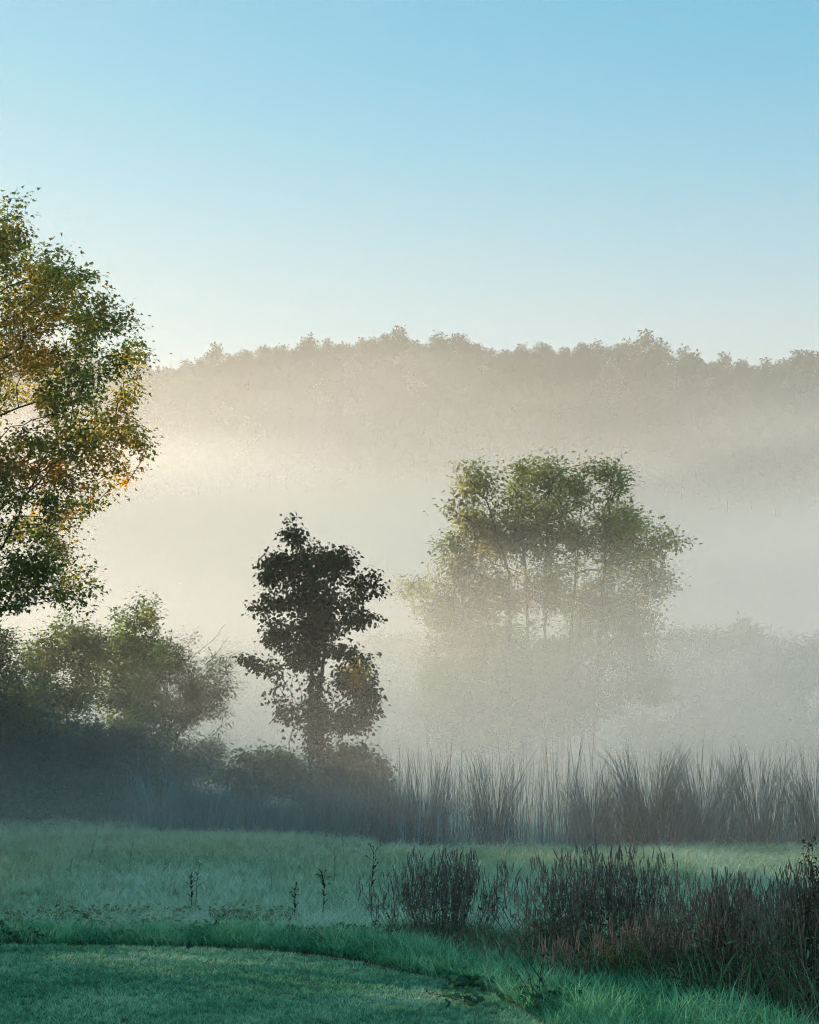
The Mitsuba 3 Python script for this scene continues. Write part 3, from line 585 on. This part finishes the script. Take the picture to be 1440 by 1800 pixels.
# ------------------------------------------------------------------ dried flower clumps, right foreground
def flower_clump(label, px, Yd, wpx, hpx, n, seed, tint=(.036, .034, .037), leafy=.5):
    r = RNG(seed); key = tag(numbered('dried_flower_clump'), label, 'dried plant'); s = Yd / F
    st, sp, lp = [], [], []
    for q in range(n):
        u = np.clip(r.normal(0, .45), -1, 1); x = px_x(px, Yd) + u * wpx * s * .55; y = Yd + r.normal(0, .22)
        h = hpx * s * r.uniform(.62, 1.03) * (1 - .25 * u * u); b = np.array([x, y, gz(x, y) - .02])
        tip = b + [u * wpx * s * .45 + r.normal(0, .05), r.normal(0, .12), h]
        m = b * .5 + tip * .5 + [-u * wpx * s * .08, 0, .04 * h]; t = np.linspace(0, 1, 6)[:, None]
        pts = (1 - t) ** 2 * b + 2 * t * (1 - t) * m + t ** 2 * tip
        st.append(tube(pts, np.linspace(.006, .003, 6), 3))
        for w in range(r.integers(4, 9)):
            a = pts[r.integers(3, 6)] if w else pts[4]; L = r.uniform(.08, .19) if w else r.uniform(.16, .28)
            d = np.array([r.normal(0, .16), r.normal(0, .16), 1.]); d /= np.linalg.norm(d); o = a + np.array([r.normal(0, .05), r.normal(0, .05), 0])
            z = np.linspace(0, 1, 6); pp = o + d * (z * L)[:, None] + np.outer(z ** 2, r.normal(0, .012, 3)); rr = .0072 * np.array([.45, 1., .85, 1., .7, .25]) * r.uniform(.7, 1.15)
            sp.append(tube(pp, rr, 4))
            if w: st.append(tube([a - [0, 0, .08], o], .003, 3))
        nl = int(24 * leafy); ti = r.uniform(.05, .8, nl)[:, None]
        lp.append((1 - ti) ** 2 * b + 2 * ti * (1 - ti) * m + ti ** 2 * tip)
    part(key, 'stalks', join(st), 'stalk_matte', color=np.tile(np.array(tint) * 1.1, (sum(len(m[0]) for m in st), 1)), kind='stuff')
    v, f = join(sp); cc = np.repeat(np.array(tint) * r.uniform(.5, 1.3, (len(sp), 1)), [len(m[0]) for m in sp], 0)
    part(key, 'seed_spikes', (v, f), 'stalk_matte', color=cc, kind='stuff')
    lp = np.vstack(lp); lp = lp + r.normal(0, .035, lp.shape); k = len(lp)
    lc = np.array([(.12, .2, .11), (.18, .12, .085), (.13, .28, .12), (.09, .1, .075), (.32, .27, .15)])[r.choice(5, k, p=[.3, .25, .2, .17, .08])] * r.uniform(.7, 1.3, (k, 1))
    v, f, c = leaves(lp, r.normal(0, 1, (k, 3)) - [0, 0, .5], r.normal(0, 1, (k, 3)), r.uniform(.05, .11, k), 'narrow', lc)
    part(key, 'foliage', (v, f), 'leaf_dense', color=c, kind='stuff')
for a in (('round dark clump of dried flower spikes, leftmost of the foreground clumps', 780, 24.6, 150, 155, 110, 501),
          ('wide dark clump of dried flower spikes in the middle of the right foreground', 1060, 22.3, 180, 205, 150, 502),
          ('lower dried flower clump between the leftmost and the wide one', 955, 22.8, 80, 90, 28, 503),
          ('dark dried flower clump right of the wide one', 1265, 20.6, 150, 190, 130, 504),
          ('tall dried flower clump against the right edge of the frame', 1400, 19.6, 150, 235, 130, 505),
          ('reddish brown dried undergrowth at the foot of the wide clump', 1140, 20.9, 230, 105, 90, 506)):
    flower_clump(*a, tint={501: (.17, .13, .12), 502: (.19, .14, .12), 503: (.21, .19, .12), 504: (.21, .155, .12), 505: (.19, .15, .12), 506: (.27, .18, .13)}[a[6]], leafy={501: .5, 503: 1.4}.get(a[6], .9))
# tangled undergrowth of the bed
def undergrowth():
    r = RNG(510); n = 9000
    t = r.random(n); bx = np.interp(t, [0, .3, .65, 1], [720, 900, 1130, 1480]); by = np.interp(t, [0, .3, .65, 1], [24.9, 22.3, 20.3, 18.2])
    y = by + r.uniform(-.3, 1.6, n) + .6 * r.random(n); x = px_x(bx, by) + r.normal(0, .35, n)
    h = r.uniform(.2, .7, n) * np.interp(t, [0, .3, 1], [.6, .8, 1.15])
    pal = np.array([(.11, .22, .11), (.2, .14, .1), (.4, .32, .2), (.17, .36, .15), (.09, .08, .06)])
    col = pal[r.choice(5, n, p=[.3, .22, .1, .2, .18])] * r.uniform(.6, 1.3, (n, 1))
    return blades(on_ground(x, y), h, .008 + .008 * r.random(n), r.uniform(0, .4, n), r.uniform(.1, 1., n), col, r, seg=3)
v, f, c = undergrowth()
scene['undergrowth'] = fply((v, f), 'grass_thin', color=c); tag('undergrowth', 'tangled brown and green undergrowth around the dried flower clumps', 'undergrowth', kind='stuff')

# ------------------------------------------------------------------ single plants in the meadow
def reed(label, px, py0, py1, seed, lean=0.0, dark=False, name='reed'):
    """A single stem with alternating drooping blades; py0 the tip, py1 the foot in the photo."""
    r = RNG(seed); key = tag(numbered(name), label, 'reed' if name == 'reed' else 'weed')
    Yd = F * (EYE + .2) / (py1 - 1290); b = np.array([px_x(px, Yd), Yd, 0]); b[2] = gz(b[0], b[1]) - .02
    H = (py1 - py0) * Yd / F; t = np.linspace(0, 1, 9); pts = b + np.stack([lean * H * t ** 1.6 + .02 * np.sin(t * 6 + px), .03 * np.sin(t * 4), H * t], 1)
    part(key, 'stem', tube(pts, np.linspace(.009, .004, 9), 4), 'stalk_matte', color=np.tile([.05, .06, .045] if dark else [.12, .18, .13], (36, 1)), smooth=True)
    c = (.05, .065, .045) if dark else (.24, .38, .3)
    for q in range(9 if not dark else 16):
        a = pts[0] + (pts[-1] - pts[0]) * 0; u = r.uniform(.3, 1.0); a = np.array([np.interp(u, t, pts[:, k]) for k in range(3)])
        L = H * r.uniform(.12, .3) if not dark else r.uniform(.05, .14)
        m = blades(a[None], np.array([L]), np.array([.022 if not dark else .03]), np.array([r.uniform(.3, 1.)]), np.array([r.uniform(.4, 1.3)]), np.array([c]) * r.uniform(.7, 1.3), r, seg=4)
        part(key, 'leaf', (m[0], m[1]), 'grass_thin', color=m[2])
    if dark:
        for q in range(10):
            u = r.uniform(.7, 1.0); a = np.array([np.interp(u, t, pts[:, k]) for k in range(3)]); d = np.array([r.normal(0, .8), r.normal(0, .5), 1]); d *= r.uniform(.06, .16) / np.linalg.norm(d)
            st = tube([a, a + d * .7, a + d], [.003, .003, .012], 4); part(key, 'seed_head', st, 'stalk_matte', color=np.tile([.03, .028, .026], (12, 1)))
    return key
reed('pale reed with a bent plume tip in the meadow at the left', 168, 1455, 1520, 601, .25)
reed('small pale reed left of the bent reed, nearest the left edge', 140, 1500, 1545, 602)
reed('pale reed standing in front of the sedge mound, left of the vine tree', 240, 1470, 1530, 603, .1)
reed('reed with broad blades in mid meadow, left', 352, 1508, 1600, 604, .12)
reed('slender reed in the meadow below the vine tree', 482, 1512, 1575, 605)
reed('pale reed with fanned blades below the vine tree, right', 590, 1478, 1555, 606, .05)
reed('small whitish forb at the edge of the reed bed', 747, 1428, 1462, 607)
reed('tall dark weed with yellowed lower leaves left of the leftmost flower clump', 656, 1492, 1640, 608, .0, True, 'tall_weed')
reed('thin dark weed stem in the middle of the meadow', 345, 1530, 1605, 609, .05, True, 'tall_weed')
reed('dark branching weed beside the withered docks', 520, 1560, 1625, 610, .1, True, 'tall_weed')
reed('short weed between the withered docks and the tall dark weed', 575, 1535, 1630, 611, -.05, True, 'tall_weed')

def withered(label, px, py, wpx, hpx, seed):
    r = RNG(seed); key = tag(numbered('withered_dock'), label, 'withered plant'); Yd = F * (EYE + .1) / (py - 1290); s = Yd / F; n = 70
    x = px_x(px, Yd) + r.normal(0, .4, n) * wpx * s; y = Yd + r.normal(0, .15, n); p = on_ground(x, y)
    al = np.stack([r.normal(0, .5, n), r.normal(0, .4, n), np.abs(r.normal(.8, .4, n))], 1); p[:, 2] += r.uniform(0, .45, n) * hpx * s
    v, f, c = leaves(p, al, r.normal(0, 1, (n, 3)) - [0, .8, 0], hpx * s * r.uniform(.4, .75, n), 'diamond', np.array([(.085, .045, .03), (.05, .03, .024), (.12, .075, .045)])[r.integers(0, 3, n)] * r.uniform(.7, 1.2, (n, 1)))
    part(key, 'leaves', (v, f), 'leaf_dense', color=c, kind='stuff')
    part(key, 'stems', join([tube([q, q + [r.normal(0, .1), r.normal(0, .1), hpx * s * r.uniform(.5, 1.1)]], .006, 3) for q in p[:16] * [1, 1, 0] + [0, 0, gz(px_x(px, Yd), Yd)]]), 'stalk_matte', color=np.tile([.05, .035, .03], (16 * 6, 1)), kind='stuff')
withered('withered brown dock with upright crumpled leaves, left of the brown pair', 398, 1618, 26, 26, 621)
withered('withered brown dock right of its neighbour, behind the lawn edge', 455, 1620, 34, 20, 622)
withered('small withered brown tuft near the foot of the tall dark weed', 560, 1628, 22, 14, 623)
withered('low tangle of brown dead twigs behind the lawn edge', 520, 1612, 40, 24, 624)

def stalk(label, pts, rad, seed, name='dry_stalk'):
    r = RNG(seed); key = tag(numbered(name), label, 'dry stalk'); p = np.array(pts); t = np.linspace(0, 1, 12); q = np.linspace(0, 1, len(p))
    pp = np.stack([np.interp(t, q, p[:, k]) for k in range(3)], 1); pp[1:-1] += r.normal(0, .012, (10, 3))
    part(key, 'stem', tube(pp, np.linspace(rad, rad * .4, 12), 5), 'stalk_matte', color=np.tile([.022, .022, .022], (60, 1)), smooth=True)
    m = pp[r.integers(2, 12, 9)]; v, f, c = leaves(m, r.normal(0, 1, (9, 3)) + [0, 0, .4], r.normal(0, 1, (9, 3)), r.uniform(.04, .08, 9), 'narrow', np.tile([.035, .03, .03], (9, 1)))
    part(key, 'withered_leaves', (v, f), 'leaf_dense', color=c, kind='stuff')
def foot(px, py): 
    Yd = F * EYE / (py - 1290); x = px_x(px, Yd); return np.array([x, Yd, gz(x, Yd)])
stalk('long dark stalk leaning left over the grass strip, longest of the leaning ones', [foot(968, 1755), P(930, 1690, 19.6), P(868, 1560, 20.2)], .009, 631)
stalk('dark stalk leaning left, crossing the longest leaning stalk', [foot(960, 1768), P(915, 1690, 19.2), P(862, 1600, 19.6)], .008, 632)
stalk('short dark stalk leaning left low over the lawn edge', [foot(952, 1775), P(922, 1730, 18.6), P(880, 1680, 19.0)], .007, 633)
stalk('dark stalk leaning right beside the leaning stalks', [foot(940, 1752), P(950, 1690, 19.5), P(985, 1640, 19.8)], .007, 634)
stalk('thin fallen twig lying on the mown lawn', [foot(735, 1733) + [0, 0, .05], foot(780, 1742) + [0, 0, .06], foot(830, 1752) + [0, 0, .05]], .006, 635, 'fallen_twig')

def fern(label, px, py, Yd, w, cols, seed):
    r = RNG(seed); key = tag(numbered('fern'), label, 'fern'); b = P(px, py, Yd); b[2] = gz(b[0], b[1])
    top = P(px, py, Yd)[2] - b[2]
    for q in range(7):
        a = r.uniform(0, 6.28); t = np.linspace(0, 1, 9); L = w * r.uniform(.8, 1.2)
        c = b + np.stack([np.cos(a) * L * t, np.sin(a) * L * t * .7, top * (t * 2 - t * t) * r.uniform(.9, 1.2)], 1)
        al, ps = [], []
        for k in range(2, 9):
            for sd in (-1, 1): ps.append(c[k]); al.append([-math.sin(a) * sd + .4 * math.cos(a), math.cos(a) * sd + .4 * math.sin(a), -.1])
        v, f, cc = leaves(np.array(ps), np.array(al), np.tile([0, 0, 1.], (len(ps), 1)) + r.normal(0, .2, (len(ps), 3)), np.linspace(.16, .05, len(ps)), 'narrow', np.tile(cols, (len(ps), 1)) * r.uniform(.7, 1.3, (len(ps), 1)))
        part(key, 'frond', (v, f), 'leaf_thin', color=cc)
fern('bright yellow-green fern in front of the wide flower clump', 1095, 1655, 20.6, .3, [.2, .36, .1], 641)
fern('rusty fern low among the flower clumps at the right', 1265, 1715, 19.3, .35, [.16, .13, .06], 642)
fern('dull olive fern beside the rusty fern', 1190, 1690, 19.6, .3, [.1, .12, .05], 643)
shrub('sapling', 'thin rusty-leaved sapling at the right edge above the tall flower clump', 'sapling', ((1425, 1495, 10, 22), (1432, 1540, 18, 30), (1420, 1580, 16, 30)), 19.2, 1430, 60, [(.06, .09, .04), (.16, .1, .05), (.3, .19, .1)], .05, .8, 651, spread=.05, step=.12, stems=2, tip=.003, thr=.007, deep=False, rmin=.002, skirt=False, rd=.15)
# bare arching twigs that stand out of the arching shrub
def bare_twigs():
    r = RNG(660); key = 'shrub_002'
    for x0, y0, x1, y1 in ((345, 1150, 398, 1100), (365, 1165, 402, 1120), (375, 1185, 428, 1178), (365, 1195, 436, 1203), (375, 1215, 415, 1226)):
        a, b = P(x0, y0, 66), P(x1, y1, 66 + r.normal(0, .4)); t = np.linspace(0, 1, 7)[:, None]
        pp = a * (1 - t) + b * t + r.normal(0, .03, (7, 3)); ms = [tube(pp, np.linspace(.01, .003, 7), 4)]
        for q in (2, 3, 3, 4, 4, 5, 5): ms.append(tube([pp[q], pp[q] + (b - a) * r.uniform(.1, .3) + r.normal(0, .1, 3)], .0035, 3))
        part(key, 'bare_twig', join(ms), 'bark')
bare_twigs()

# ------------------------------------------------------------------ fog
BX, BY, BZ = (-245., 245.), (-45., 645.), (-1.6, 128.)
def fog_grid():
    nxg, nyg, nzg = 72, 150, 110
    x = np.linspace(*BX, nxg); y = np.linspace(*BY, nyg); z = np.linspace(*BZ, nzg)
    Zg, Yg, Xg = np.meshgrid(z, y, x, indexing='ij')
    n1 = meshkit.fbm(np.stack([Xg / 70, Yg / 55, Zg / 16], -1), 4, 71); n2 = meshkit.fbm(np.stack([Xg / 22, Yg / 22, Zg / 3.5], -1), 3, 72)
    top = np.interp(Yg, [100, 170, 260, 380, 480], [10, 26, 42, 67, 74]) + (n1 - .5) * 44 - 3 * sstep(-40, 60, Xg)
    bank = .0105 * sstep(95, 190, Yg) * (1 - sstep(-12, 14, Zg - top)) * (.35 + 1.3 * n1)
    veil = .0018 * sstep(120, 240, Yg) * (1 - sstep(50, 126, Zg))
    near = .029 * (.75 * sstep(36, 54, Yg) + .25 * sstep(20, 50, Yg)) * np.exp(-np.maximum(Zg, 0) / 2.4) * (.35 + 1.3 * n2) * (1 - sstep(85, 110, Yg)) * (.85 + .15 * sstep(-11, -4, Xg))
    far = .046 * sstep(71, 94, Yg) * (1 - sstep(2, 15, Zg + 5 * (n2 - .5))) * (.5 + n2) * (1 - sstep(150, 200, Yg))
    mist = near + far + .0062 * sstep(76, 110, Yg) * np.exp(-np.maximum(Zg, 0) / 14) * (1 - sstep(150, 200, Yg))
    s = np.minimum(bank + veil + mist + .00015, .036)
    return s.astype(np.float32)[..., None]
scene['fog_air'] = {'type': 'heterogeneous', 'albedo': {'type': 'rgb', 'value': [.997, .997, .997]}, 'phase': {'type': 'hg', 'g': 0.4},
                    'sigma_t': {'type': 'gridvolume', 'grid': mi.VolumeGrid(fog_grid()), 'filter_type': 'trilinear', 'wrap_mode': 'clamp',
                                'to_world': T().translate([BX[0], BY[0], BZ[0]]).scale([BX[1] - BX[0], BY[1] - BY[0], BZ[1] - BZ[0]])}}
scene['haze'] = {'type': 'cube', 'to_world': T().translate([(BX[0] + BX[1]) / 2, (BY[0] + BY[1]) / 2, (BZ[0] + BZ[1]) / 2]).scale([(BX[1] - BX[0]) / 2, (BY[1] - BY[0]) / 2, (BZ[1] - BZ[0]) / 2]),
                 'bsdf': {'type': 'null'}, 'interior': {'type': 'ref', 'id': 'fog_air'}}
tag('haze', 'pale morning mist lying over the meadow and valley', 'fog', kind='stuff')
